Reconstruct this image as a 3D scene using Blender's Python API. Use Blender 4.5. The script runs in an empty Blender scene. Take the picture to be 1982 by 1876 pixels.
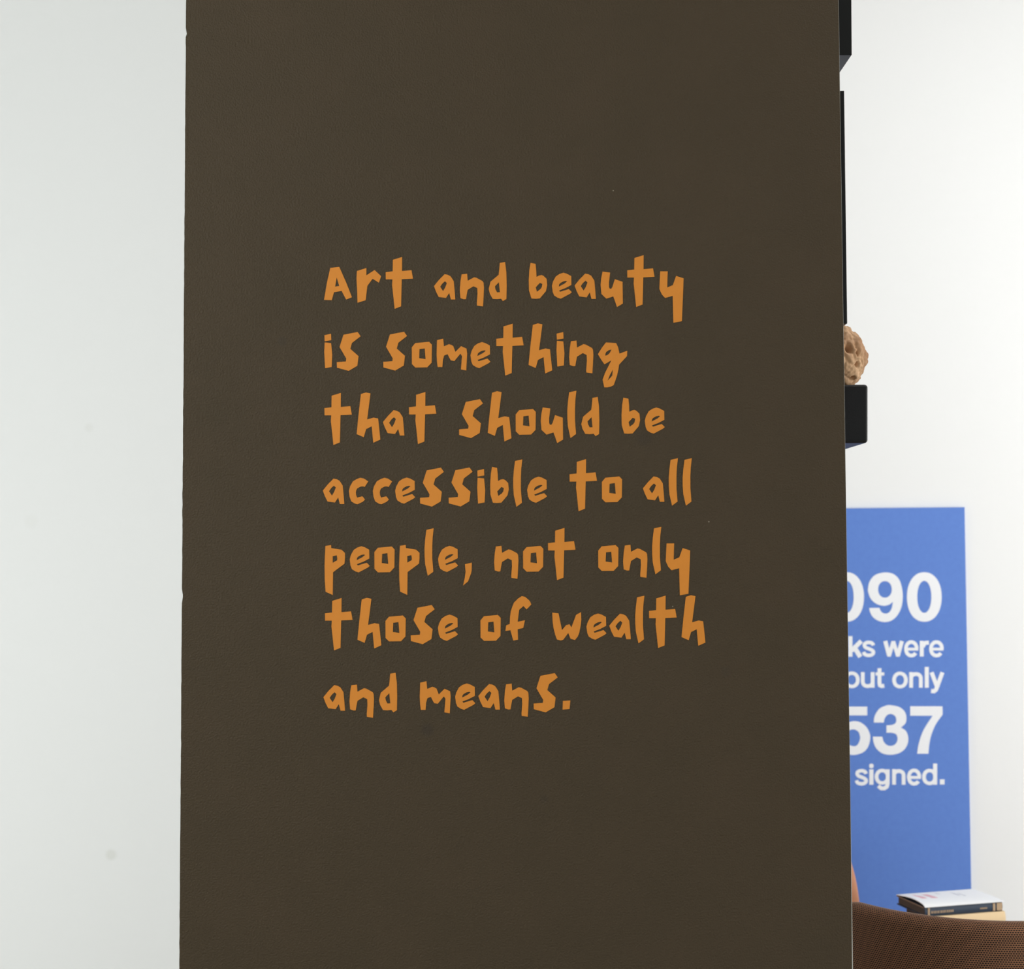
import bpy, bmesh, math, random
from mathutils import Vector, Matrix, Euler, noise
from mathutils.geometry import tessellate_polygon

# ------------------------------------------------------------------ camera
S = bpy.context.scene
COL = S.collection
W, H, F = 1982.0, 1876.0, 2786.0          # photograph size and focal length in pixels
EYE = Vector((0.0, 0.0, 1.5))
PITCH = math.atan(132.0 / F)
ROLL = -0.005
ROT = Euler((math.pi / 2 + PITCH, 0, 0)).to_matrix() @ Matrix.Rotation(ROLL, 3, 'Z')
cam = bpy.data.cameras.new('camera')
cam.sensor_fit = 'HORIZONTAL'
cam.sensor_width = 36.0
cam.lens = 36.0 * F / W
cam.clip_start = 0.05
cam.dof.use_dof = True
cam.dof.focus_distance = 2.62
cam.dof.aperture_fstop = 5.6
camo = bpy.data.objects.new('camera', cam)
camo.matrix_world = Matrix.Translation(EYE) @ ROT.to_4x4()
COL.objects.link(camo)
S.camera = camo

# ------------------------------------------------------------------ light
S.view_settings.view_transform = 'Standard'
S.view_settings.look = 'None'
S.view_settings.gamma = 1.0
S.view_settings.exposure = 0.0
S.view_settings.use_curve_mapping = False
S.cycles.use_denoising = True
wd = bpy.data.worlds.new('world')
S.world = wd
wd.use_nodes = True
bg = wd.node_tree.nodes['Background']
bg.inputs[0].default_value = (0.93, 0.985, 1.0, 1)
bg.inputs[1].default_value = 0.8


def area(name, loc, target, sx, sy, power, col):
    l = bpy.data.lights.new(name, 'AREA')
    l.shape = 'RECTANGLE'
    l.size, l.size_y = sx, sy
    l.energy = power
    l.color = col
    o = bpy.data.objects.new(name, l)
    o.location = loc
    d = Vector(target) - Vector(loc)
    o.rotation_euler = d.to_track_quat('-Z', 'Y').to_euler()
    COL.objects.link(o)


area('fill_light', (-2.4, 0.0, 2.6), (-0.6, 3.4, 1.3), 1.5, 1.5, 54, (0.95, 1.0, 0.985))  # unseen lamp added front left to brighten the partition and left back wall
area('fill_light', (3.1, 2.2, 1.35), (1.9, 4.6, 0.7), 1.2, 2.2, 43, (1.0, 0.99, 0.99))  # added low on the right, out of view, to even out the back wall
area('fill_light', (1.8, 2.7, 3.4), (1.6, 4.3, 0.0), 1.4, 1.0, 20, (1.0, 0.99, 0.99))  # added overhead, out of view, to lift the right back wall and chair rim
area('fill_light', (-3.2, 2.7, 0.9), (-1.6, 4.6, 0.5), 1.2, 1.6, 13, (0.96, 1.0, 1.0))  # unseen low lamp, added so the left back wall stays bright lower down


# ------------------------------------------------------------------ helpers
def ray(px, py):
    return ROT @ Vector(((px - W / 2) / F, -(py - H / 2) / F, -1.0))


def at(px, py, Y):
    """the point of the upright plane y = Y that the photograph shows at a pixel"""
    d = ray(px, py)
    return EYE + d * (Y / d.y)


def lin(c):
    out = []
    for v in c:
        v /= 255.0
        out.append(v / 12.92 if v <= 0.04045 else ((v + 0.055) / 1.055) ** 2.4)
    return tuple(out) + (1.0,)


def mat(name, col, rough=0.6, spec=0.5, metal=0.0, bump=None, coat=0.0):
    """bump = (noise scale, detail, distance, strength)"""
    m = bpy.data.materials.new(name)
    m.use_nodes = True
    nt = m.node_tree
    b = nt.nodes['Principled BSDF']
    b.inputs['Base Color'].default_value = lin(col)
    b.inputs['Roughness'].default_value = rough
    b.inputs['Specular IOR Level'].default_value = spec
    b.inputs['Metallic'].default_value = metal
    b.inputs['Coat Weight'].default_value = coat
    if bump:
        tc = nt.nodes.new('ShaderNodeTexCoord')
        n = nt.nodes.new('ShaderNodeTexNoise')
        n.inputs['Scale'].default_value = bump[0]
        n.inputs['Detail'].default_value = bump[1]
        nt.links.new(tc.outputs['Object'], n.inputs['Vector'])
        bp = nt.nodes.new('ShaderNodeBump')
        bp.inputs['Distance'].default_value = bump[2]
        bp.inputs['Strength'].default_value = bump[3]
        nt.links.new(n.outputs['Fac'], bp.inputs['Height'])
        nt.links.new(bp.outputs['Normal'], b.inputs['Normal'])
    return m


def mottle(m, col2, scale, lo=0.35, hi=0.7, detail=3):
    """vary a material's own colour with a noise towards col2"""
    nt = m.node_tree
    b = nt.nodes['Principled BSDF']
    c1 = tuple(b.inputs['Base Color'].default_value)
    tc = nt.nodes.new('ShaderNodeTexCoord')
    n = nt.nodes.new('ShaderNodeTexNoise')
    n.inputs['Scale'].default_value = scale
    n.inputs['Detail'].default_value = detail
    nt.links.new(tc.outputs['Object'], n.inputs['Vector'])
    r = nt.nodes.new('ShaderNodeValToRGB')
    r.color_ramp.elements[0].position, r.color_ramp.elements[1].position = lo, hi
    r.color_ramp.elements[0].color = c1
    r.color_ramp.elements[1].color = lin(col2)
    nt.links.new(n.outputs['Fac'], r.inputs['Fac'])
    nt.links.new(r.outputs['Color'], b.inputs['Base Color'])
    return r


def stains(m, spots):
    """soft dirt smudges with their own place: (world point, radius, colour, strength)"""
    nt = m.node_tree
    b = nt.nodes['Principled BSDF']
    sock = b.inputs['Base Color']
    src = sock.links[0].from_socket if sock.links else None
    geo = nt.nodes.new('ShaderNodeNewGeometry')
    for p, rad, col, k in spots:
        vd = nt.nodes.new('ShaderNodeVectorMath')
        vd.operation = 'DISTANCE'
        nt.links.new(geo.outputs['Position'], vd.inputs[0])
        vd.inputs[1].default_value = p
        mr = nt.nodes.new('ShaderNodeMapRange')
        mr.interpolation_type = 'SMOOTHSTEP'
        mr.inputs['From Min'].default_value = rad
        mr.inputs['From Max'].default_value = rad * 0.35
        mr.inputs['To Min'].default_value = 0.0
        mr.inputs['To Max'].default_value = k
        nt.links.new(vd.outputs['Value'], mr.inputs['Value'])
        mx = nt.nodes.new('ShaderNodeMix')
        mx.data_type = 'RGBA'
        nt.links.new(mr.outputs['Result'], mx.inputs['Factor'])
        if src:
            nt.links.new(src, mx.inputs[6])
        else:
            mx.inputs[6].default_value = tuple(sock.default_value)
        mx.inputs[7].default_value = lin(col)
        src = mx.outputs[2]
    nt.links.new(src, sock)


def link(name, me, m, parent=None, loc=(0, 0, 0), smooth=False):
    o = bpy.data.objects.new(name, me)
    if m and not me.materials:
        me.materials.append(m)
    if smooth:
        for p in me.polygons:
            p.use_smooth = True
    COL.objects.link(o)
    o.location = loc
    if parent:
        o.parent = parent
    return o


def bmo(name, bm, m, parent=None, loc=(0, 0, 0), smooth=False):
    bmesh.ops.recalc_face_normals(bm, faces=bm.faces[:])
    me = bpy.data.meshes.new(name)
    bm.to_mesh(me)
    bm.free()
    return link(name, me, m, parent, loc, smooth)


def tag(o, label, cat, group=None, kind=None):
    o['label'] = label
    o['category'] = cat
    if group:
        o['group'] = group
    if kind:
        o['kind'] = kind
    return o


def thing(name, loc, label, cat, group=None, rz=0.0):
    o = bpy.data.objects.new(name, None)
    o.empty_display_size = 0.1
    COL.objects.link(o)
    o.location = loc
    o.rotation_euler = (0, 0, rz)
    return tag(o, label, cat, group)


def box(lo, hi, bev=0.0, seg=2):
    bm = bmesh.new()
    bmesh.ops.create_cube(bm, size=1.0)
    lo, hi = Vector(lo), Vector(hi)
    for v in bm.verts:
        v.co = Vector([(lo[i] + hi[i]) / 2 + v.co[i] * (hi[i] - lo[i]) for i in range(3)])
    if bev:
        bmesh.ops.bevel(bm, geom=bm.edges[:], offset=bev, segments=seg, affect='EDGES', profile=0.5)
    return bm


def leg_mesh(a, b, ra, rb, seg=16):
    bm = bmesh.new()
    a, b = Vector(a), Vector(b)
    q = (b - a).to_track_quat('Z', 'Y')
    rings = []
    for p, r in ((a, ra), (b, rb)):
        rings.append([bm.verts.new(p + q @ Vector((r * math.cos(t), r * math.sin(t), 0)))
                      for t in [2 * math.pi * i / seg for i in range(seg)]])
    for i in range(seg):
        j = (i + 1) % seg
        bm.faces.new((rings[0][i], rings[0][j], rings[1][j], rings[1][i]))
    bm.faces.new(rings[0][::-1])
    bm.faces.new(rings[1])
    return bm


def slab(contours, Y, thick, origin):
    """A cut-out shape: pixel contours (outline, then holes) of an upright plane, given real thickness.
    Vertices come out relative to origin; the front face lies at y = Y, the back at Y + thick."""
    bm = bmesh.new()
    loops = [[at(x, y, Y) - origin for x, y in c] for c in contours]
    flat = [p for l in loops for p in l]
    fr = [bm.verts.new(p) for p in flat]
    bk = [bm.verts.new(p + Vector((0, thick, 0))) for p in flat]
    for tri in tessellate_polygon([[Vector((p.x, p.z, 0)) for p in l] for l in loops]):
        if len(set(tri)) == 3:
            try:
                bm.faces.new([fr[i] for i in tri])
                bm.faces.new([bk[i] for i in reversed(tri)])
            except ValueError:
                pass
    k = 0
    for l in loops:
        n = len(l)
        for i in range(n):
            a, b = k + i, k + (i + 1) % n
            try:
                bm.faces.new((fr[a], fr[b], bk[b], bk[a]))
            except ValueError:
                pass
        k += n
    return bm


# ------------------------------------------------------------------ materials
M_BROWN = mat('dark_brown_wall_paint', (67, 55, 39), 0.5, 0.18, bump=(300, 3, 0.0022, 1.0))
mottle(M_BROWN, (64, 53, 37), 9, 0.3, 0.75, 4)
M_ORANGE = mat('orange_vinyl', (206, 128, 44), 0.55, 0.25)
mottle(M_ORANGE, (202, 125, 42), 40)
M_WHITE = mat('white_wall_paint', (240, 240, 239), 0.85, 0.2, bump=(160, 3, 0.0006, 0.15))
M_CEIL = mat('ceiling_paint', (240, 240, 238), 0.9, 0.2)
M_FLOOR = mat('pale_concrete', (205, 202, 196), 0.55, 0.4, bump=(14, 5, 0.001, 0.2))
mottle(M_FLOOR, (192, 189, 183), 2.2, 0.3, 0.7, 6)
M_BLACK = mat('black_lacquer', (14, 14, 12), 0.38, 0.2, bump=(300, 2, 0.0004, 0.1))
M_BLACK_FELT = mat('black_painted_board', (15, 14, 14), 0.42, 0.22, bump=(500, 3, 0.0008, 0.5))
M_EDGE = mat('pale_edge', (168, 168, 160), 0.5, 0.4)
M_BLUE = mat('blue_print', (97, 135, 211), 0.55, 0.25, bump=(600, 2, 0.0002, 0.1))
mottle(M_BLUE, (94, 131, 208), 60)
M_SIGNTXT = mat('white_print', (244, 245, 248), 0.6, 0.3)

# ------------------------------------------------------------------ structure
YP = 2.6          # front of the brown partition
YW = 4.6          # back wall
ZC = 3.8


def struct(name, bm, m, label, cat):
    o = bmo(name, bm, m)
    return tag(o, label, cat, kind='structure')


struct('floor', box((-3.4, -1.6, -0.1), (3.4, YW, 0.0)), M_FLOOR, 'pale grey floor of the gallery room', 'floor')
struct('ceiling', box((-3.4, -1.6, ZC), (3.4, YW + 0.15, ZC + 0.1)), M_CEIL, 'white ceiling of the gallery room', 'ceiling')
wb = struct('wall_back', box((-3.4, YW, 0.0), (3.4, YW + 0.15, ZC)), M_WHITE,
            'white back wall behind the dark brown partition', 'wall')
struct('wall_left', box((-3.55, -1.6, 0.0), (-3.4, YW + 0.15, ZC)), M_CEIL, 'white side wall left of the partition', 'wall')
struct('wall_right', box((3.4, -1.6, 0.0), (3.55, YW + 0.15, ZC)), M_CEIL, 'white side wall right of the partition', 'wall')
stains(M_WHITE, [(tuple(at(215, 1655, YW)), 0.024, (222, 222, 216), 0.55),
                 (tuple(at(172, 828, YW)), 0.020, (228, 228, 224), 0.35),
                 (tuple(at(60, 1010, YW)), 0.03, (232, 232, 229), 0.3)])

# the brown partition: left edge a hand-painted, slightly wavering line, right edge with a thin metal bead
random.seed(4)
TH = 0.1
lt, lb = at(360, 0, YP), at(347, 1876, YP)
rt, rb = at(1623.5, 0, YP), at(1651.5, 1876, YP)


def on_edge(a, b, z):
    return a.x + (b.x - a.x) * (z - a.z) / (b.z - a.z)


bm = bmesh.new()
zs = []
z = 0.0
while z < ZC:
    zs.append(z)
    z += random.uniform(0.004, 0.012)
zs.append(ZC)
L_f, L_b = [], []
nick = at(350, 1153, YP).z
nick2 = at(360, 66, YP).z
for z in zs:
    j = 0.0006 * (noise.noise(Vector((z * 60, 3, 1)))) + 0.0007 * noise.noise(Vector((z * 9, 7, 5)))
    if abs(z - nick) < 0.004 or abs(z - nick2) < 0.004:
        j += 0.0018
    x = on_edge(lt, lb, z) + j
    L_f.append(bm.verts.new((x, YP, z)))
    L_b.append(bm.verts.new((x + 0.001, YP + TH, z)))
def bead_w(z):      # the bead stands proud of the paint most near the floor
    return 0.0006 + 0.0017 * max(0.0, min(1.0, (1.05 - z) / 0.35))


R_f = [bm.verts.new((on_edge(rt, rb, z) - bead_w(z), YP, z)) for z in zs]
R_b = [bm.verts.new((on_edge(rt, rb, z) - bead_w(z), YP + TH, z)) for z in zs]
for i in range(len(zs) - 1):
    bm.faces.new((L_f[i], R_f[i], R_f[i + 1], L_f[i + 1]))
    bm.faces.new((L_b[i], R_b[i], R_b[i + 1], L_b[i + 1]))
    bm.faces.new((L_f[i], L_b[i], L_b[i + 1], L_f[i + 1]))
    bm.faces.new((R_f[i], R_b[i], R_b[i + 1], R_f[i + 1]))
for k in (0, -1):
    bm.faces.new((L_f[k], R_f[k], R_b[k], L_b[k]))
part_wall = struct('wall_center', bm, M_BROWN, 'dark brown painted partition wall carrying the orange quotation', 'wall')
stains(M_BROWN, [(tuple(at(546, 661, YP)), 0.012, (58, 50, 40), 0.45),
                 (tuple(at(827, 1413, YP)), 0.016, (52, 44, 36), 0.5),
                 (tuple(at(1247, 850, YP)), 0.018, (55, 47, 38), 0.4),
                 (tuple(at(1052, 1548, YP)), 0.01, (55, 47, 38), 0.3),
                 (tuple(at(738, 690, YP)), 0.0035, (45, 38, 30), 0.6),
                 (tuple(at(1187, 369, YP)), 0.0016, (150, 140, 125), 0.8),
                 (tuple(at(1372, 1010, YP)), 0.0017, (150, 140, 125), 0.8),
                 (tuple(at(1325, 251, YP)), 0.0015, (40, 34, 28), 0.7),
                 (tuple(at(1302, 1174, YP)), 0.0015, (150, 140, 125), 0.7),
                 (tuple(at(1405, 1300, YP)), 0.013, (60, 52, 41), 0.35)])

bm = bmesh.new()       # quarter-round metal bead down the right corner
prof = [(-1.0, 0.0), (-0.6, 0.0002), (-0.25, 0.0008), (0.0, 0.002), (0.0, 0.05), (-1.0, 0.05)]
rows = [[bm.verts.new((on_edge(rt, rb, zz) + x * bead_w(zz), YP + y, zz)) for x, y in prof] for zz in (0.0, 0.7, 0.85, 1.05, ZC)]
for ra, rc in zip(rows, rows[1:]):
    for i in range(len(prof)):
        j = (i + 1) % len(prof)
        bm.faces.new((ra[i], ra[j], rc[j], rc[i]))
bm.faces.new(rows[0])
bm.faces.new(rows[-1])
bead = bmo('edge_bead', bm, M_EDGE, part_wall)
bead['label'] = 'thin pale corner bead'

# ------------------------------------------------------------------ the orange quotation
# outlines of the cut-paper alphabet: (crop scale, crop x, crop y, outline, holes)
K1, K2 = 1982 / 220.0, 1982 / 250.0
GLY = {
 'A': (K1, 610, 480, [(264,348),(420,330),(540,600),(642,860),(540,900),(462,750),(328,772),(290,910),(155,905),(205,610)], [[(375,515),(420,662),(348,675)]]),
 'r': (K1, 610, 480, [(728,402),(893,350),(893,478),(1036,385),(1150,492),(1112,606),(1002,537),(910,662),(880,912),(738,955),(732,740),(721,530)], []),
 't': (K1, 610, 480, [(1355,207),(1516,158),(1514,402),(1680,388),(1706,535),(1510,545),(1498,1018),(1386,1062),(1362,830),(1342,650),(1348,548),(1232,548),(1230,422),(1352,408)], []),
 'a': (K1, 820, 480, [(180,665),(265,560),(365,458),(420,468),(470,495),(525,580),(540,740),(552,898),(475,898),(446,785),(390,872),(262,855),(215,760)], [[(372,580),(405,612),(375,692),(338,753),(288,677),(325,622)]]),
 'n': (K1, 820, 480, [(662,462),(758,450),(768,572),(880,512),(920,520),(1030,580),(1046,612),(1052,700),(1045,860),(1035,1020),(930,1005),(928,960),(940,800),(936,700),(868,668),(768,730),(752,810),(738,893),(700,895),(642,875),(631,740),(642,580)], []),
 'd': (K1, 820, 480, [(1328,262),(1420,245),(1442,420),(1448,650),(1443,890),(1382,926),(1350,885),(1280,892),(1205,888),(1155,800),(1135,715),(1165,590),(1308,468),(1318,380)], [[(1312,597),(1330,772),(1280,775),(1252,720),(1243,670)]]),
 'b': (K1, 1010, 480, [(152,260),(240,278),(252,400),(256,505),(300,482),(345,472),(380,488),(432,540),(443,650),(420,755),(315,880),(240,886),(168,882),(125,740),(121,560),(132,380)], [[(315,608),(358,628),(348,685),(325,718),(262,765),(243,685)]]),
 'e': (K1, 1010, 480, [(725,432),(785,450),(862,492),(865,645),(760,700),(650,742),(665,765),(820,718),(872,772),(840,800),(680,885),(625,868),(565,830),(540,770),(525,660),(545,585),(592,498),(655,455)], [[(645,675),(652,635),(672,612),(720,585),(765,575),(792,582),(745,622)]]),
 'u': (K1, 1010, 480, [(1408,412),(1540,430),(1520,600),(1520,680),(1532,710),(1560,712),(1580,680),(1622,545),(1757,590),(1762,970),(1660,1030),(1628,935),(1595,845),(1475,884),(1388,802),(1374,640),(1386,520)], []),
 'y': (K1, 1160, 480, [(1062,408),(1193,408),(1188,560),(1185,690),(1282,648),(1340,488),(1470,530),(1460,800),(1440,1278),(1292,1305),(1285,1050),(1280,836),(1148,872),(1090,810),(1048,715)], []),
 'i': (K2, 615, 615, [(102,270),(204,246),(208,345),(106,362)], ['solid', [(106,380),(205,390),(222,570),(213,757),(113,775),(100,530)]]),
 's': (K2, 615, 615, [(395,262),(612,220),(658,285),(525,388),(500,478),(626,590),(608,738),(475,816),(295,768),(292,682),(432,672),(438,628),(335,450)], []),
 'o': (K2, 615, 615, [(1496,390),(1708,370),(1752,415),(1748,690),(1680,762),(1498,765),(1445,712),(1443,455)], [[(1562,482),(1642,472),(1655,636),(1556,622)]]),
 'm': (K2, 865, 615, [(-152,345),(-57,322),(-45,440),(30,407),(62,415),(97,435),(130,525),(217,437),(302,475),(311,550),(297,810),(215,795),(232,590),(207,553),(115,665),(60,655),(35,610),(11,560),(-42,580),(-62,650),(-70,757),(-142,757),(-152,680),(-158,560)], []),
 'h': (K2, 865, 615, [(1318,112),(1395,87),(1465,102),(1440,300),(1414,500),(1512,472),(1582,485),(1600,650),(1616,808),(1508,857),(1495,730),(1484,605),(1398,648),(1362,772),(1253,725),(1282,430)], []),
 'g': (K2, 1065, 615, [(855,380),(1012,390),(1042,455),(1062,552),(1182,507),(1178,590),(1056,722),(1048,790),(1025,890),(975,1035),(930,1058),(880,1070),(830,1070),(804,950),(840,850),(885,760),(938,655),(832,716),(780,640),(732,560),(790,465)], [[(942,490),(900,498),(858,528),(845,560),(848,585),(880,572),(910,545)], [(962,795),(952,890),(880,968),(915,880)]]),
 'l': (K2, 1065, 740, [(290,155),(402,130),(386,270),(380,400),(380,590),(396,795),(312,857),(292,770),(272,680),(263,560),(262,430),(272,300)], []),
 'c': (K2, 615, 870, [(655,435),(710,448),(775,492),(720,577),(695,568),(660,570),(605,600),(590,630),(585,665),(590,705),(605,740),(685,720),(725,770),(690,805),(610,842),(570,832),(515,798),(490,730),(478,640),(495,570),(540,490),(600,455)], []),
 'p': (K2, 615, 1005, [(118,412),(205,398),(208,445),(365,470),(418,520),(418,600),(410,685),(235,815),(230,1165),(120,1115),(108,930),(105,720),(110,560)], [[(230,570),(292,555),(300,600),(298,632),(230,670)]]),
 ',': (K2, 865, 1005, [(277,692),(382,668),(380,790),(370,835),(325,955),(248,1020),(275,900),(287,810)], []),
 'f': (K2, 865, 1135, [(1150,150),(1200,163),(1262,215),(1282,245),(1295,280),(1222,355),(1175,303),(1110,362),(1098,450),(1086,545),(1198,522),(1172,640),(1086,660),(1092,820),(1018,833),(975,675),(898,685),(910,600),(965,578),(968,480),(980,385),(1005,310),(1030,250),(1090,190)], []),
 'w': (1804 / 125.0, 1050, 1150, [(272,520),(448,540),(490,740),(545,1008),(660,870),(755,845),(808,935),(880,740),(940,582),(1080,505),(1085,730),(1068,880),(1028,1080),(985,1190),(905,1287),(785,1250),(720,1090),(645,1190),(578,1280),(510,1297),(405,1272),(360,1150),(310,960),(285,780)], []),
 '.': (K2, 865, 1270, [(1780,690),(1895,682),(1882,815),(1775,823)], []),
}
# each word: its letters, then for every letter the photograph crop (scale, x, y) and where its first outline corner sits
def c1(x, y=480): return (K1, x, y)
def c2(x, y): return (K2, x, y)
KW = (1804 / 125.0, 1050, 1150)
WORDS = [
 ('Art', [(c1(610),264,348),(c1(610),728,402),(c1(610),1355,207)], 'opening the first line'),
 ('and', [(c1(820),180,665),(c1(820),662,462),(c1(820),1328,262)], 'in the middle of the first line'),
 ('beauty', [(c1(1010),152,260),(c1(1010),725,432),(c1(1010),920,655),(c1(1010),1408,412),(c1(1160),612,175),(c1(1160),1062,408)], 'ending the first line'),
 ('is', [(c2(615,615),102,270),(c2(615,615),395,262)], 'opening the second line'),
 ('something', [(c2(615,615),1108,258),(c2(615,615),1496,390),(c2(865,615),-152,345),(c2(865,615),538,375),(c2(865,615),868,135),(c2(865,615),1318,112),(c2(1065,615),98,245),(c2(1065,615),318,362),(c2(1065,615),855,380)], 'ending the second line'),
 ('that', [(c2(615,740),213,207),(c2(615,740),662,182),(c2(615,740),1000,612),(c2(615,740),1510,193)], 'opening the third line'),
 ('should', [(c2(865,740),290,302),(c2(865,740),692,162),(c2(865,740),1108,430),(c2(865,740),1470,387),(c2(1065,740),290,155),(c2(1065,740),648,240)], 'in the middle of the third line'),
 ('be', [(c2(1065,740),1122,237),(c2(1065,740),1628,388)], 'ending the third line'),
 ('accessible', [(c2(615,870),78,632),(c2(615,870),655,435),(c2(615,870),1022,435),(c2(615,870),1365,432),(c2(615,870),1672,322),(c2(865,870),130,320),(c2(865,870),467,325),(c2(865,870),692,268),(c2(865,870),1045,178),(c2(865,870),1408,418)], 'opening the fourth line'),
 ('to', [(c2(1100,870),130,192),(c2(1100,870),568,435)], 'in the middle of the fourth line'),
 ('all', [(c2(1100,870),1145,598),(c2(1100,870),1570,160),(c2(1100,870),1783,160)], 'ending the fourth line'),
 ('people,', [(c2(615,1005),118,412),(c2(615,1005),668,416),(c2(615,1005),922,440),(c2(615,1005),1262,410),(c2(615,1005),1667,165),(c2(865,1005),42,410),(c2(865,1005),277,692)], 'opening the fifth line'),
 ('not', [(c2(865,1005),752,420),(c2(865,1005),1222,430),(c2(865,1005),1662,178)], 'in the middle of the fifth line'),
 ('only', [(c2(1100,1005),512,418),(c2(1100,1005),868,405),(c2(1100,1005),1315,142),(c2(1100,1005),1508,373)], 'ending the fifth line'),
 ('those', [(c2(615,1135),222,224),(c2(615,1135),675,203),(c2(615,1135),1092,468),(c2(615,1135),1530,330),(c2(865,1135),40,435)], 'opening the sixth line'),
 ('of', [(c2(865,1135),568,460),(c2(865,1135),1150,150)], 'in the middle of the sixth line'),
 ('wealth', [(KW,272,520),(c2(1125,1135),258,418),(c2(1125,1135),430,605),(c2(1125,1135),857,170),(c2(1125,1135),1152,187),(c2(1125,1135),1605,162)], 'ending the sixth line'),
 ('and', [(c2(615,1270),87,632),(c2(615,1270),515,450),(c2(615,1270),1112,272)], 'opening the bottom line'),
 ('means.', [(c2(615,1270),1572,410),(c2(865,1270),305,422),(c2(865,1270),482,615),(c2(865,1270),908,435),(c2(865,1270),1435,305),(c2(865,1270),1780,690)], 'ending the bottom line'),
]
LT = 0.0006
for word, places, where in WORDS:
    pts = [((x / s + ox), (y / s + oy)) for (s, ox, oy), x, y in places]
    base = at(pts[0][0], max(p[1] for p in pts) + 40, YP)
    base.y = YP
    w = thing('lettering_word', base, 'orange cut-paper style word "%s" %s on the brown wall' % (word.strip('.,'), where),
              'lettering', 'orange words of the quotation')
    for ch, (px, py) in zip(word, pts):
        s, ox, oy, outl, holes = GLY[ch]
        sx, sy = outl[0][0] / s + ox, outl[0][1] / s + oy
        k = 1.0 + 1.7e-5 * (py - sy)
        tr = lambda c: [(px + (x / s + ox - sx) * k, py + (y / s + oy - sy) * k) for x, y in c]
        org = at(px, py, YP)
        Yf = YP - LT - 0.0002
        if holes and holes[0] == 'solid':
            bm = slab([tr(outl)], Yf, LT, org)
            b2 = slab([tr(holes[1])], Yf, LT, org)
            tmp = bpy.data.meshes.new('tmp')
            b2.to_mesh(tmp)
            b2.free()
            bm.from_mesh(tmp)
            bpy.data.meshes.remove(tmp)
        else:
            bm = slab([tr(outl)] + [tr(h) for h in holes], Yf, LT, org)
        nm = {',': 'comma', '.': 'full_stop'}.get(ch, 'letter')
        bmo(nm, bm, M_ORANGE, w, org - base)

# ------------------------------------------------------------------ blue sign on the back wall
YS = YW - 0.012
sx0 = at(1640, 983, YS).x - 0.75
tr_, br_ = at(1867, 982, YS), at(1880, 1728, YS)
zt, zb = tr_.z, 0.1
sxr = on_edge(tr_, br_, 1.0)
sign = thing('wall_sign', ((sx0 + sxr) / 2, YS, zb), 'large blue information board with white numbers on the white wall', 'sign')
so = Vector(sign.location)
bm = bmesh.new()
P = [(sx0, zt + (sxr - sx0) * -0.004), (sxr if False else on_edge(tr_, br_, zt), zt), (on_edge(tr_, br_, zb), zb), (sx0, zb)]
f = [bm.verts.new(Vector((x, YS, zz)) - so) for x, zz in P]
b = [bm.verts.new(Vector((x, YS + 0.011, zz)) - so) for x, zz in P]
bm.faces.new(f)
bm.faces.new(b[::-1])
for i in range(4):
    j = (i + 1) % 4
    bm.faces.new((f[i], f[j], b[j], b[i]))
bmo('board', bm, M_BLUE, sign)

KS = 1885 / 402.0


def smooth(pts, corners=(), n=5):
    """closed Catmull-Rom curve through pts; indices in corners stay sharp"""
    N = len(pts)
    out = []
    for i in range(N):
        p1, p2 = pts[i], pts[(i + 1) % N]
        p0 = p1 if i in corners else pts[i - 1]
        p3 = p2 if (i + 1) % N in corners else pts[(i + 2) % N]
        if i in corners and (i + 1) % N in corners:
            out.append(p1)
            continue
        for k in range(n):
            t = k / n
            out.append(tuple(0.5 * (2 * p1[a] + (p2[a] - p0[a]) * t + (2 * p0[a] - 5 * p1[a] + 4 * p2[a] - p3[a]) * t * t
                                    + (3 * p1[a] - p0[a] - 3 * p2[a] + p3[a]) * t ** 3) for a in (0, 1)))
    return out


def oval(cx, cy, rx, ry, e=2.0, n=40, a0=0.0, a1=2 * math.pi, close=True):
    out = []
    for i in range(n if close else n + 1):
        t = a0 + (a1 - a0) * i / n
        c, s_ = math.cos(t), math.sin(t)
        out.append((cx + rx * math.copysign(abs(c) ** (2 / e), c), cy + ry * math.copysign(abs(s_) ** (2 / e), s_)))
    return out


def stroke(pts, w):
    """a pen line of width w as an outline"""
    n = len(pts)
    L, R = [], []
    for i in range(n):
        p = Vector(pts[i])
        d1 = (p - Vector(pts[i - 1])).normalized() if i else None
        d2 = (Vector(pts[i + 1]) - p).normalized() if i < n - 1 else None
        d = ((d1 or d2) + (d2 or d1)).normalized()
        nn = Vector((-d.y, d.x))
        if d1 and d2:
            c = max(0.5, nn.dot(Vector((-d2.y, d2.x))))
        else:
            c = 1.0
        L.append(tuple(p + nn * (w / 2 / c)))
        R.append(tuple(p - nn * (w / 2 / c)))
    return L + R[::-1]


def ring(cx, cy, rx, ry, w, e=2.1):
    return [oval(cx, cy, rx, ry, e), oval(cx, cy, rx - w, ry - w * 0.92, e)]


def put(name, shapes, oy):
    """shapes: list of contour lists in crop pixels; one mesh"""
    first = shapes[0][0][0]
    org = at(first[0] / KS + 1580, first[1] / KS + oy, YS)
    bm = bmesh.new()
    for k, cont in enumerate(shapes):
        px = [[(x / KS + 1580, y / KS + oy) for x, y in c] for c in cont]
        d = 0.0004 + 0.00005 * k
        b2 = slab(px, YS - d - 0.0002, d, org)
        tmp = bpy.data.meshes.new('tmp')
        b2.to_mesh(tmp)
        b2.free()
        bm.from_mesh(tmp)
        bpy.data.meshes.remove(tmp)
    bmo(name, bm, M_SIGNTXT, sign, org - so)


def zero(cx):
    put('numeral', [[oval(cx, 918, 158, 225, 2.15), oval(cx, 917, 64, 145, 2.1)]], 960)


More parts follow.
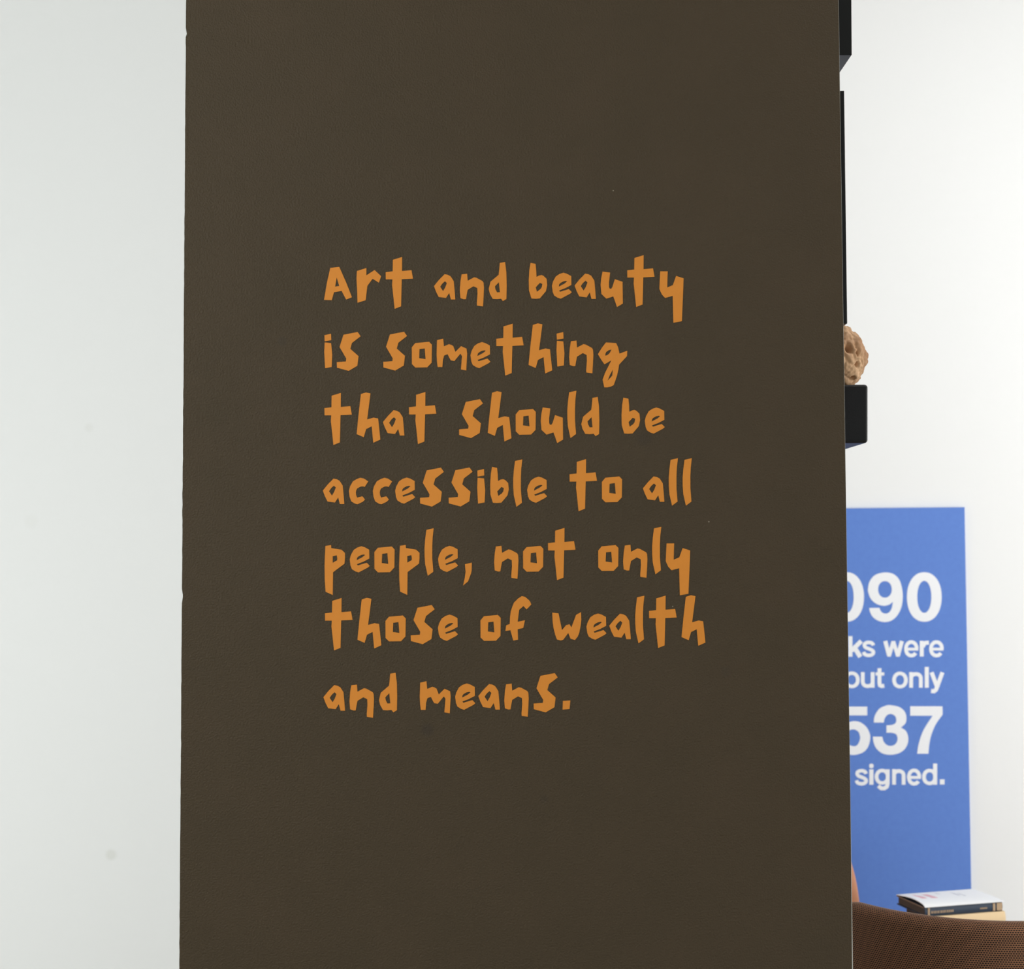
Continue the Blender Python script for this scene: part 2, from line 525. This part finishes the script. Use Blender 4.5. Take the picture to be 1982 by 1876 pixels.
zero(980)
zero(275)
put('numeral', [[smooth([(625,695),(700,710),(752,760),(778,840),(785,920),(772,1010),(735,1085),(685,1130),(625,1146),(560,1133),(512,1098),(488,1055),(480,1018),
                         (572,1016),(590,1052),(625,1069),(660,1058),(684,1020),(695,962),(660,988),(610,998),(545,980),(495,935),(470,870),(470,835),(485,775),(535,718)],
                        corners={12, 13, 18}), oval(623, 849, 62, 75, 2.1)]], 960)
put('numeral', [[smooth([(852,222),(1145,222),(1147,297),(1085,385),(1045,480),(1026,565),(1018,653),(915,653),(930,560),(972,440),(1055,308),(852,308)],
                        corners={0, 1, 2, 6, 7, 10, 11})]], 1320)
put('numeral', [[smooth([(522,370),(530,310),(572,245),(640,214),(690,214),(760,232),(805,275),(818,330),(808,378),(768,415),(812,445),(833,495),(832,550),(805,608),(750,648),(675,663),
                         (600,650),(545,605),(520,550),(513,498),(598,498),(613,545),(640,573),(675,582),(715,568),(737,525),(727,480),(692,464),(637,462),(637,395),(688,391),(718,375),(726,342),(712,308),(675,292),(640,305),(620,335),(612,370)],
                        corners={0, 9, 19, 20, 28, 29, 37})]], 1320)
put('numeral', [[smooth([(225,225),(462,225),(462,305),(295,305),(283,375),(312,362),(345,357),(400,368),(455,410),(485,470),(489,520),(470,590),(425,640),(345,664),(270,650),(205,605),(178,540),
                         (270,535),(292,570),(345,585),(375,570),(394,530),(396,490),(378,450),(340,432),(300,440),(272,465),(190,455)],
                        corners={0, 1, 2, 3, 4, 16, 17, 26, 27})]], 1320)

SW = 35.0       # pen width of the small lettering


def g_e(x0, x1, top, bot):
    cx, cy, rx, ry = (x0 + x1) / 2, (top + bot) / 2, (x1 - x0) / 2 - SW / 2 + 1, (bot - top) / 2 - SW / 2 + 2
    arc = oval(cx, cy, rx, ry, 2.1, 34, math.radians(38), math.radians(360), close=False)
    put('letter', [[stroke(arc, SW - 2)], [stroke([(cx - rx, cy + 3), (cx + rx + 14, cy + 3)], 26)]], OY)


def g_n(x0, x1, top, bot):
    r = (x1 - x0 - SW) / 2
    cx = (x0 + x1) / 2
    arc = oval(cx, top + SW / 2 + r * .95, r, r * .95, 2.2, 16, math.radians(180), math.radians(360), close=False)
    put('letter', [[stroke([(x0 + SW / 2, top), (x0 + SW / 2, bot)], SW)], [stroke(arc + [(x1 - SW / 2, bot)], SW - 1)]], OY)


def g_u(x0, x1, top, bot):
    r = (x1 - x0 - SW) / 2
    cx = (x0 + x1) / 2
    arc = oval(cx, bot - SW / 2 - r * .95 + 3, r, r * .95, 2.2, 16, math.radians(180), math.radians(0), close=False)
    put('letter', [[stroke([(x1 - SW / 2, top), (x1 - SW / 2, bot)], SW)], [stroke([(x0 + SW / 2, top)] + arc, SW - 1)]], OY)


def g_o(x0, x1, top, bot):
    put('letter', [ring((x0 + x1) / 2, (top + bot) / 2, (x1 - x0) / 2, (bot - top) / 2, SW - 1)], OY)


def g_s(x0, x1, top, bot):
    w, h = x1 - x0, bot - top
    f = lambda a, c: (x0 + a * w, top + c * h)
    p = [f(.84, .30), f(.76, .17), f(.50, .115), f(.24, .18), f(.19, .31), f(.30, .43), f(.58, .52), f(.80, .62), f(.85, .74), f(.74, .85), f(.48, .895), f(.22, .83), f(.135, .69)]
    out = []
    for i in range(len(p) - 1):
        p0, p1, p2, p3 = p[max(i - 1, 0)], p[i], p[i + 1], p[min(i + 2, len(p) - 1)]
        for k in range(4):
            t = k / 4
            out.append(tuple(0.5 * (2 * p1[a] + (p2[a] - p0[a]) * t + (2 * p0[a] - 5 * p1[a] + 4 * p2[a] - p3[a]) * t * t
                                    + (3 * p1[a] - p0[a] - 3 * p2[a] + p3[a]) * t ** 3) for a in (0, 1)))
    out.append(p[-1])
    put('letter', [[stroke(out, SW - 3)]], OY)


def g_bar(x0, x1, top, bot, extra=()):
    put('letter', [[[(x0, top), (x1, top), (x1, bot), (x0, bot)]]] + list(extra), OY)


OY = 960
# "ks were"
g_bar(291, 328, 1274, 1460, [[stroke([(408, 1318), (320, 1405)], 40)], [stroke([(345, 1375), (400, 1462)], 42)]])
g_s(413, 537, 1313, 1464)
put('letter', [[stroke([(626, 1318), (661, 1452)], 37)], [stroke([(661, 1452), (698, 1325)], 34)], [stroke([(700, 1325), (740, 1452)], 34)],
               [stroke([(740, 1452), (777, 1318)], 37)], [[(641, 1430), (680, 1430), (674, 1460), (648, 1460)]], [[(720, 1430), (759, 1430), (752, 1460), (726, 1460)]],
               [[(680, 1318), (718, 1318), (712, 1345), (686, 1345)]]], OY)
g_e(797, 928, 1312, 1465)
put('letter', [[stroke([(957, 1316), (957, 1458)], 36)], [stroke([(968, 1372), (975, 1348), (992, 1334), (1022, 1332)], 36)]], OY)
g_e(1024, 1157, 1312, 1465)
# "but only"
put('letter', [ring(322, 1670, 72, 76, SW - 1), [[(246, 1555), (282, 1555), (282, 1740), (246, 1740)]]], OY)
g_u(404, 529, 1600, 1742)
put('letter', [[stroke([(573, 1565), (573, 1700), (577, 1719), (592, 1727), (617, 1724)], 36)], [[(538, 1602), (617, 1602), (617, 1631), (538, 1631)]]], OY)
g_o(689, 830, 1596, 1748)
g_n(843, 966, 1600, 1742)
g_bar(984, 1021, 1553, 1742)
put('letter', [[stroke([(1046, 1602), (1096, 1735)], 37)], [stroke([(1145, 1602), (1098, 1730), (1086, 1760), (1068, 1774), (1042, 1772)], 37)]], OY)
OY = 1320
# "signed."
g_s(348, 471, 790, 942)
g_bar(481, 519, 795, 934, [[oval(500, 764, 20, 20, 3)]])
put('letter', [ring(598, 862, 68, 72, SW - 1), [stroke([(648, 795), (648, 925), (640, 952), (618, 967), (588, 967), (562, 945)], 35)]], OY)
g_n(688, 810, 793, 934)
g_e(823, 952, 789, 941)
put('letter', [ring(1028, 864, 68, 74, SW - 1), [[(1060, 742), (1097, 742), (1097, 934), (1060, 934)]]], OY)
put('full_stop', [[[(1121, 886), (1164, 886), (1164, 932), (1121, 932)]]], OY)

# ------------------------------------------------------------------ black display boxes fixed behind the partition
YB = YP + TH + 0.001


def pbox(name, x_hid, px, y0, y1, Y0, depth, m, bev, label, cat, lean=0.0):
    """box with its front face at depth Y0, right side at pixel px (top, bottom)"""
    a, b_ = at(px[0], y0, Y0), at(px[1], y1, Y0)
    zt_, zb_ = a.z, b_.z
    bm = bmesh.new()
    xs = [(x_hid, x_hid), (b_.x, a.x)]
    vs = []
    for yy in (Y0, Y0 + depth):
        vs.append([bm.verts.new(p) for p in ((x_hid, yy, zb_), (b_.x, yy, zb_), (a.x, yy, zt_), (x_hid, yy, zt_))])
    bm.faces.new(vs[0])
    bm.faces.new(vs[1][::-1])
    for i in range(4):
        j = (i + 1) % 4
        bm.faces.new((vs[0][i], vs[0][j], vs[1][j], vs[1][i]))
    bmesh.ops.recalc_face_normals(bm, faces=bm.faces[:])
    if bev:
        bmesh.ops.bevel(bm, geom=bm.edges[:], offset=bev, segments=4, affect='EDGES', profile=0.5)
    return tag(bmo(name, bm, m), label, cat, 'black boxes behind the partition'), zt_


pbox('display_box', 0.40, (1645.5, 1648.8), -420, 106.5, YB, 0.2, M_BLACK, 0.001,
     'tall black box fixed behind the wall at the top right', 'display box')
pbox('display_box', 0.30, (1634, 1640), 175.5, 626.5, YB, 0.12, M_BLACK, 0.0008,
     'long narrow black box just above the knobbly tan ornament', 'display box')
_, zshelf = pbox('display_box', 0.42, (1680.5, 1680.5), 744, 857.5, YB, 0.24, M_BLACK_FELT, 0.006,
     'short black box with rounded corners carrying the knobbly tan ornament', 'display box')

# ------------------------------------------------------------------ knobbly tan gourd / nut on the short black box
YG = YB + 0.085
cg = at(1628, 690, YG)
bm = bmesh.new()
bmesh.ops.create_icosphere(bm, subdivisions=6, radius=1.0)
rz_ = (at(1628, 629, YG).z - zshelf) / 2
cg.z = zshelf + rz_ - 0.001
cg.x = at(1678, 690, YG).x - rz_ * 0.98
holes3 = [(Vector((0.57, -0.82, 0.07)), 0.125, 0.60), (Vector((0.55, -0.78, -0.27)), 0.115, 0.56), (Vector((0.42, -0.60, -0.68)), 0.14, 0.3), (Vector((0.24, -0.95, 0.2)), 0.2, 0.25)]
for v in bm.verts:
    d = v.co.normalized()
    cell = noise.voronoi(d * 2.3 + Vector((3.1, 1.7, 9.2)))[0]
    big = min(1.0, (cell[1] - cell[0]) * 2.2)
    cell2 = noise.voronoi(d * 5.5 + Vector((1, 4, 2)))[0]
    mid = min(1.0, (cell2[1] - cell2[0]) * 2.5)
    ridg = abs(noise.noise(d * 4.0 + Vector((0, 8, 0))))
    fl_ = abs(math.sin(7.0 * math.atan2(d.y, d.x) + 2.2 * noise.noise(d * 2.5)))
    r = 0.85 + 0.10 * big ** 0.5 + 0.03 * mid ** 0.7 + 0.03 * ridg + 0.04 * fl_ * max(0.0, d.z + 0.2) + 0.008 * noise.noise(d * 18)
    for hcen, wid, dep in holes3:
        a = d.angle(hcen.normalized())
        if a < wid:
            r -= dep * (0.5 + 0.5 * math.cos(a / wid * math.pi))
    p = d * r
    p.z = max(p.z, -0.88)
    v.co = Vector((p.x * rz_, p.y * rz_, p.z * rz_ / 0.94))
zmin = min(v.co.z for v in bm.verts)
cg.z = zshelf - zmin + 0.0002
M_GOURD = mat('tan_shell', (208, 168, 128), 0.62, 0.35, bump=(130, 3, 0.0015, 0.3))
r_ = mottle(M_GOURD, (156, 112, 76), 22, 0.38, 0.7, 5)
g = bmo('ornament', bm, M_GOURD, None, cg, smooth=True)
tag(g, 'knobbly tan walnut-like ornament with dark pits sitting on a black box', 'ornament')


# ------------------------------------------------------------------ woven brown tub chair
def weave(name, cw, cd, cm):
    m = mat(name, cm, 0.75, 0.25)
    nt = m.node_tree
    b_ = nt.nodes['Principled BSDF']
    uv = nt.nodes.new('ShaderNodeTexCoord')
    br = nt.nodes.new('ShaderNodeTexBrick')
    br.offset = 0.5
    br.inputs['Color1'].default_value = lin(cd)
    br.inputs['Color2'].default_value = lin(cm)
    br.inputs['Mortar'].default_value = lin(cw)
    br.inputs['Scale'].default_value = 1.0
    br.inputs['Mortar Size'].default_value = 0.0009
    br.inputs['Mortar Smooth'].default_value = 0.6
    br.inputs['Bias'].default_value = 0.0
    br.inputs['Brick Width'].default_value = 0.0054
    br.inputs['Row Height'].default_value = 0.0043
    nt.links.new(uv.outputs['UV'], br.inputs['Vector'])
    nt.links.new(br.outputs['Color'], b_.inputs['Base Color'])
    b_.inputs['Sheen Weight'].default_value = 0.6
    b_.inputs['Sheen Roughness'].default_value = 0.22
    b_.inputs['Sheen Tint'].default_value = (0.9, 0.7, 0.55, 1)
    bp = nt.nodes.new('ShaderNodeBump')
    bp.inputs['Distance'].default_value = 0.001
    bp.inputs['Strength'].default_value = 0.4
    nt.links.new(br.outputs['Fac'], bp.inputs['Height'])
    nt.links.new(bp.outputs['Normal'], b_.inputs['Normal'])
    return m


M_WEAVE = weave('brown_weave', (142, 98, 68), (24, 14, 9), (33, 19, 12))
M_SEAT = mat('brown_seat_cloth', (110, 70, 46), 0.9, 0.2, bump=(400, 3, 0.001, 0.4))
M_WOOD = mat('dark_wood', (70, 46, 32), 0.5, 0.4, bump=(30, 4, 0.0008, 0.2))
mottle(M_WOOD, (52, 33, 22), 14)

CX, CY, CR = 1.062, 3.40, 0.375
chair = thing('tub_chair', (CX, CY, 0), 'brown woven round-backed chair beside the partition, seen from behind', 'chair')


def shell_bm(r0, th, z0, z1, arm, a_end, uvs=True):
    """upholstered barrel back: angle 0 faces the viewer (-y)"""
    bm = bmesh.new()
    uvl = bm.loops.layers.uv.new('UVMap')
    NA, rr = 120, th / 2
    rings, us, vs_ = [], [], None
    for i in range(NA + 1):
        t = -a_end + 2 * a_end * i / NA
        k = max(0.0, (abs(t) - math.radians(58)) / (a_end - math.radians(58)))
        top = z1 - arm * (k * k * (3 - 2 * k))
        pr = [(0.0 - 0.012, z0)]
        for q in range(1, 9):
            zz = z0 + (top - rr - z0) * q / 8
            pr.append((-0.012 * (1 - q / 8) ** 1.5 + 0.006 * math.sin(math.pi * q / 8), zz))
        for q in range(1, 12):
            a = math.pi * q / 12
            pr.append((-rr + rr * math.cos(a), top - rr + rr * math.sin(a)))
        for q in range(0, 7):
            pr.append((-th, top - rr + (z0 + 0.05 - top + rr) * q / 6))
        pr.append((-th + 0.01, z0))
        end = 1.0
        ring_ = [bm.verts.new(((r0 + o) * math.sin(t), -(r0 + o) * math.cos(t) * end, zz)) for o, zz in pr]
        rings.append(ring_)
        us.append(t * r0)
        if vs_ is None:
            vs_ = []
        acc, lens = 0.0, []
        for a, c in zip(pr, pr[1:] + pr[:1]):
            lens.append(acc)
            acc += math.hypot(a[0] - c[0], a[1] - c[1])
        # measure from the rim so that the weave rows follow the rim
        mid = lens[14]
        vs_.append([l - mid for l in lens] + [acc - mid])
    n = len(rings[0])
    for i in range(NA):
        for q in range(n):
            q2 = (q + 1) % n
            f = bm.faces.new((rings[i][q], rings[i + 1][q], rings[i + 1][q2], rings[i][q2]))
            qq = [(i, q), (i + 1, q), (i + 1, q2 if q2 else n), (i, q2 if q2 else n)]
            for lp, (a, c) in zip(f.loops, qq):
                lp[uvl].uv = (us[a], vs_[a][c])
    bm.faces.new(rings[0])
    bm.faces.new(rings[-1][::-1])
    return bm


bmo('backrest', shell_bm(CR, 0.055, 0.16, at(1960, 1783, CY - CR + 0.03).z, 0.16, math.radians(112)), M_WEAVE, chair, smooth=True)
bm = bmesh.new()
prof = [(0.0, 0.27), (0.27, 0.27), (0.305, 0.285), (0.312, 0.33), (0.305, 0.375), (0.27, 0.395), (0.15, 0.41), (0.0, 0.413)]
NS = 48
rg = []
for r, zz in prof:
    rg.append([bm.verts.new((r * math.cos(2 * math.pi * i / NS), r * math.sin(2 * math.pi * i / NS), zz)) for i in range(NS)]
              if r else [bm.verts.new((0, 0, zz))])
for a, c in zip(rg, rg[1:]):
    for i in range(NS):
        j = (i + 1) % NS
        if len(a) == 1:
            bm.faces.new((a[0], c[i], c[j]))
        elif len(c) == 1:
            bm.faces.new((a[i], a[j], c[0]))
        else:
            bm.faces.new((a[i], a[j], c[j], c[i]))
bmo('seat', bm, M_SEAT, chair, smooth=True)
bmo('seat_base', box((-0.2, -0.2, 0.2), (0.2, 0.2, 0.268), 0.01), M_WOOD, chair)
for sx, sy in ((-1, -1), (1, -1), (1, 1), (-1, 1)):
    bmo('leg', leg_mesh((sx * 0.2, sy * 0.2, 0.0), (sx * 0.17, sy * 0.17, 0.2), 0.014, 0.02), M_WOOD, chair, smooth=True)

# ------------------------------------------------------------------ tan leather chair further back, almost hidden
M_TAN = mat('tan_leather', (206, 144, 108), 0.5, 0.4, bump=(220, 3, 0.0008, 0.25))
TX, TY = 0.745, 4.26
tan = thing('lounge_chair', (TX, TY, 0), 'tan leather chair back showing a sliver between partition and blue board', 'chair')


def rounded_back(a, b_, zc, y0, y1, n=3.0):
    bm = bmesh.new()
    pts = []
    for i in range(61):
        t = math.pi * i / 60
        c, s_ = math.cos(t), math.sin(t)
        pts.append((a * math.copysign(abs(c) ** (2 / n), c), zc + b_ * abs(s_) ** (2 / n)))
    layers = []
    for yy, inset in ((y0 + 0.012, 0.0), (y0 + 0.003, 0.008), (y0, 0.02), (y1, 0.02), (y1 - 0.003, 0.008), (y1 - 0.012, 0.0)):
        pass
    for yy, inset in ((y0, 0.02), (y0 + 0.004, 0.008), (y0 + 0.016, 0.0), (y1 - 0.016, 0.0), (y1 - 0.004, 0.008), (y1, 0.02)):
        k1, k2 = (a - inset) / a, (b_ - inset) / b_
        layers.append([bm.verts.new((x * k1, yy, zc + (z_ - zc) * k2)) for x, z_ in pts])
    m_ = len(pts)
    for A_, B_ in zip(layers, layers[1:]):
        for i in range(m_):
            j = (i + 1) % m_
            bm.faces.new((A_[i], A_[j], B_[j], B_[i]))
    bm.faces.new(layers[0])
    bm.faces.new(layers[-1][::-1])
    return bm


xe = at(1665.8, 1746, TY).x - TX
zedge = at(1665.8, 1746, TY).z
A_ = xe / (1 - ((zedge - 0.30) / 0.44) ** 3) ** (1 / 3)
bmo('backrest', rounded_back(A_, 0.44, 0.30, 0.0, 0.07), M_TAN, tan, smooth=True)
bmo('seat', box((-0.26, -0.44, 0.30), (0.24, -0.002, 0.42), 0.03, 4), M_TAN, tan, smooth=True)
for sx, sy in ((-1, -0.38), (1, -0.38), (1, 0.03), (-1, 0.03)):
    bmo('leg', leg_mesh((sx * 0.22, sy, 0.0), (sx * 0.2, sy, 0.3), 0.012, 0.017), M_WOOD, tan, smooth=True)

# ------------------------------------------------------------------ side table and the stacked books
ZT = 0.4575
M_TABLE = mat('white_plinth_lacquer', (232, 230, 226), 0.4, 0.4)
fl = at(1790.5, 1757.5, 4.0)                 # front left top corner of the dark hardback
BA = math.radians(15)
table = thing('plinth', (fl.x, fl.y, 0), 'narrow pale plinth carrying the stack of books', 'plinth', None, BA)
bmo('base', box((0.035, 0.02, 0.0), (0.215, 0.125, 0.03), 0.003), M_TABLE, table)
bmo('column', box((0.04, 0.025, 0.03), (0.21, 0.12, ZT - 0.02), 0.002), M_TABLE, table)
bmo('top_plate', box((0.03, 0.015, ZT - 0.02), (0.22, 0.13, ZT), 0.002), M_TABLE, table)
M_NAVY = mat('navy_cloth', (46, 60, 78), 0.55, 0.4, bump=(900, 2, 0.0003, 0.3))
M_GOLD = mat('gold_foil', (178, 150, 118), 0.4, 0.5, metal=0.2)
M_PAGES = mat('aged_page_edges', (86, 79, 74), 0.85, 0.2, bump=(20, 2, 0.001, 0.1))
M_TANBOARD = mat('worn_board_edge', (140, 122, 106), 0.75, 0.2)
M_CREAM = mat('cream_cloth', (236, 208, 166), 0.75, 0.25, bump=(800, 2, 0.0003, 0.3))
M_PAPER = mat('white_paper', (246, 246, 246), 0.6, 0.3)
M_PINK = mat('pink_print', (234, 186, 192), 0.6, 0.3)
M_GREY = mat('pale_grey_print', (206, 206, 212), 0.6, 0.3)
T2 = 0.0255
zb2 = fl.z - T2


def hardback(z0, t, length, depth, cover, pages, label, shift=(0.0, 0.0), bt=0.003):
    """spine along local +x at y = 0, text block towards +y"""
    o = thing('hardcover_book', (fl.x + shift[0], fl.y + shift[1], z0), label, 'book', 'stacked books', BA)
    bm = bmesh.new()
    # cover: bottom board, rounded spine, top board as one folded sheet
    n = 10
    outer = [(depth, 0.0)] + [(0.004 - 0.004 * math.sin(math.pi * i / n) - 0.0, t * i / n) for i in range(n + 1)] + [(depth, t)]
    inner = [(depth, t - bt)] + [(0.0075 - 0.004 * math.sin(math.pi * i / n), t - bt - (t - 2 * bt) * i / n) for i in range(n + 1)] + [(depth, bt)]
    loop = outer + inner
    A0 = [bm.verts.new((0.0, y, z_)) for y, z_ in loop]
    B0 = [bm.verts.new((length, y, z_)) for y, z_ in loop]
    m_ = len(loop)
    for i in range(m_):
        j = (i + 1) % m_
        bm.faces.new((A0[i], A0[j], B0[j], B0[i]))
    # end caps as quads between outer and inner
    q = len(outer)
    for R_ in (A0, B0):
        for i in range(q - 1):
            bm.faces.new((R_[i], R_[i + 1], R_[m_ - 2 - i], R_[m_ - 1 - i]))
    bmo('cover', bm, cover, o)
    bm = box((0.003, 0.0085, bt + 0.0002), (length - 0.003, depth - 0.004, t - bt - 0.0002))
    bmo('pages', bm, pages, o)
    return o


navy = hardback(zb2, T2, 0.242, 0.150, M_NAVY, M_PAGES, 'navy hardcover book with gold bands in the middle of the stack')


def spine_mark(parent, name, x0, x1, z0, z1, m):
    bm = box((x0, -0.0006, z0), (x1, 0.004, z1))
    return bmo(name, bm, m, parent)


for x0, x1 in ((0.0085, 0.0145), (0.2115, 0.2185), (0.2235, 0.2405)):
    spine_mark(navy, 'gold_band', x0, x1, 0.003, T2 - 0.002, M_GOLD)
# blurred gold title and author marks, too small to read
xx = 0.019
for wd_ in (0.0035, 0.002, 0.0035, 0.002, 0.0035, 0.0012, 0.004, 0.003, 0.003, 0.0012, 0.0035, 0.0035, 0.003, 0.003):
    spine_mark(navy, 'gold_title', xx, xx + wd_, 0.0085, 0.0150, M_GOLD)
    xx += wd_ + 0.0022
xx = 0.171
for wd_ in (0.002, 0.0026, 0.002, 0.0024, 0.002, 0.0026, 0.002):
    spine_mark(navy, 'gold_author', xx, xx + wd_, 0.0100, 0.0140, M_GOLD)
    xx += wd_ + 0.001
bm = box((-0.0006, 0.006, T2 - 0.0032), (0.0005, 0.150, T2 + 0.0002))
bmo('board_edge', bm, M_TANBOARD, navy)

hardback(ZT + 0.0003, zb2 - ZT - 0.0006, 0.226, 0.15, M_CREAM, M_PAGES, 'cream cloth hardcover book at the bottom of the stack',
         (0.022, -0.001))

# thin white booklet arched over the hardback
bk = thing('booklet', (fl.x, fl.y, fl.z + 0.0003), 'thin white booklet with pink print arched on top of the stack', 'booklet', 'stacked books', BA)
D2, L2 = 0.152, 0.246
prf = [(0.0, 0.0), (0.03, 0.0035), (0.09, 0.0062), (0.2, 0.0085), (0.35, 0.0095), (0.5, 0.0088), (0.7, 0.006), (0.85, 0.003), (1.0, 0.0)]


def sheet(x0, x1, t0, t1, lift, th):
    bm = bmesh.new()
    N_ = 24
    lo, hi = [], []
    for i in range(N_ + 1):
        t = t0 + (t1 - t0) * i / N_
        for (ta, za), (tb, zb_) in zip(prf, prf[1:]):
            if ta <= t <= tb + 1e-9:
                zz = za + (zb_ - za) * (t - ta) / (tb - ta)
                break
        lo.append([bm.verts.new((x, -0.0015 + t * D2, zz * (1 - 0.8 * max(0, x) / L2) + lift)) for x in (x0, x1)])
        hi.append([bm.verts.new((x, -0.0015 + t * D2, zz * (1 - 0.8 * max(0, x) / L2) + lift + th)) for x in (x0, x1)])
    for i in range(N_):
        bm.faces.new((lo[i][0], lo[i][1], lo[i + 1][1], lo[i + 1][0]))
        bm.faces.new((hi[i][0], hi[i][1], hi[i + 1][1], hi[i + 1][0]))
        for s_ in (0, 1):
            bm.faces.new((lo[i][s_], lo[i + 1][s_], hi[i + 1][s_], hi[i][s_]))
    for i in (0, N_):
        bm.faces.new((lo[i][0], lo[i][1], hi[i][1], hi[i][0]))
    return bm


bmo('cover', sheet(-0.001, L2, 0.0, 1.0, 0.0, 0.0018), M_PAPER, bk, smooth=False)
for x0, x1, t0, t1, m_ in ((0.025, 0.042, 0.38, 0.66, M_PINK), (0.056, 0.075, 0.38, 0.78, M_PINK), (0.03, 0.036, 0.68, 0.8, M_PINK),
                           (0.150, 0.158, 0.5, 0.8, M_GREY), (0.165, 0.171, 0.45, 0.7, M_GREY), (0.105, 0.113, 0.7, 0.85, M_GREY)):
    p = bmo('printed_motif', sheet(x0, x1, t0, t1, 0.0018, 0.0001), m_, bk)
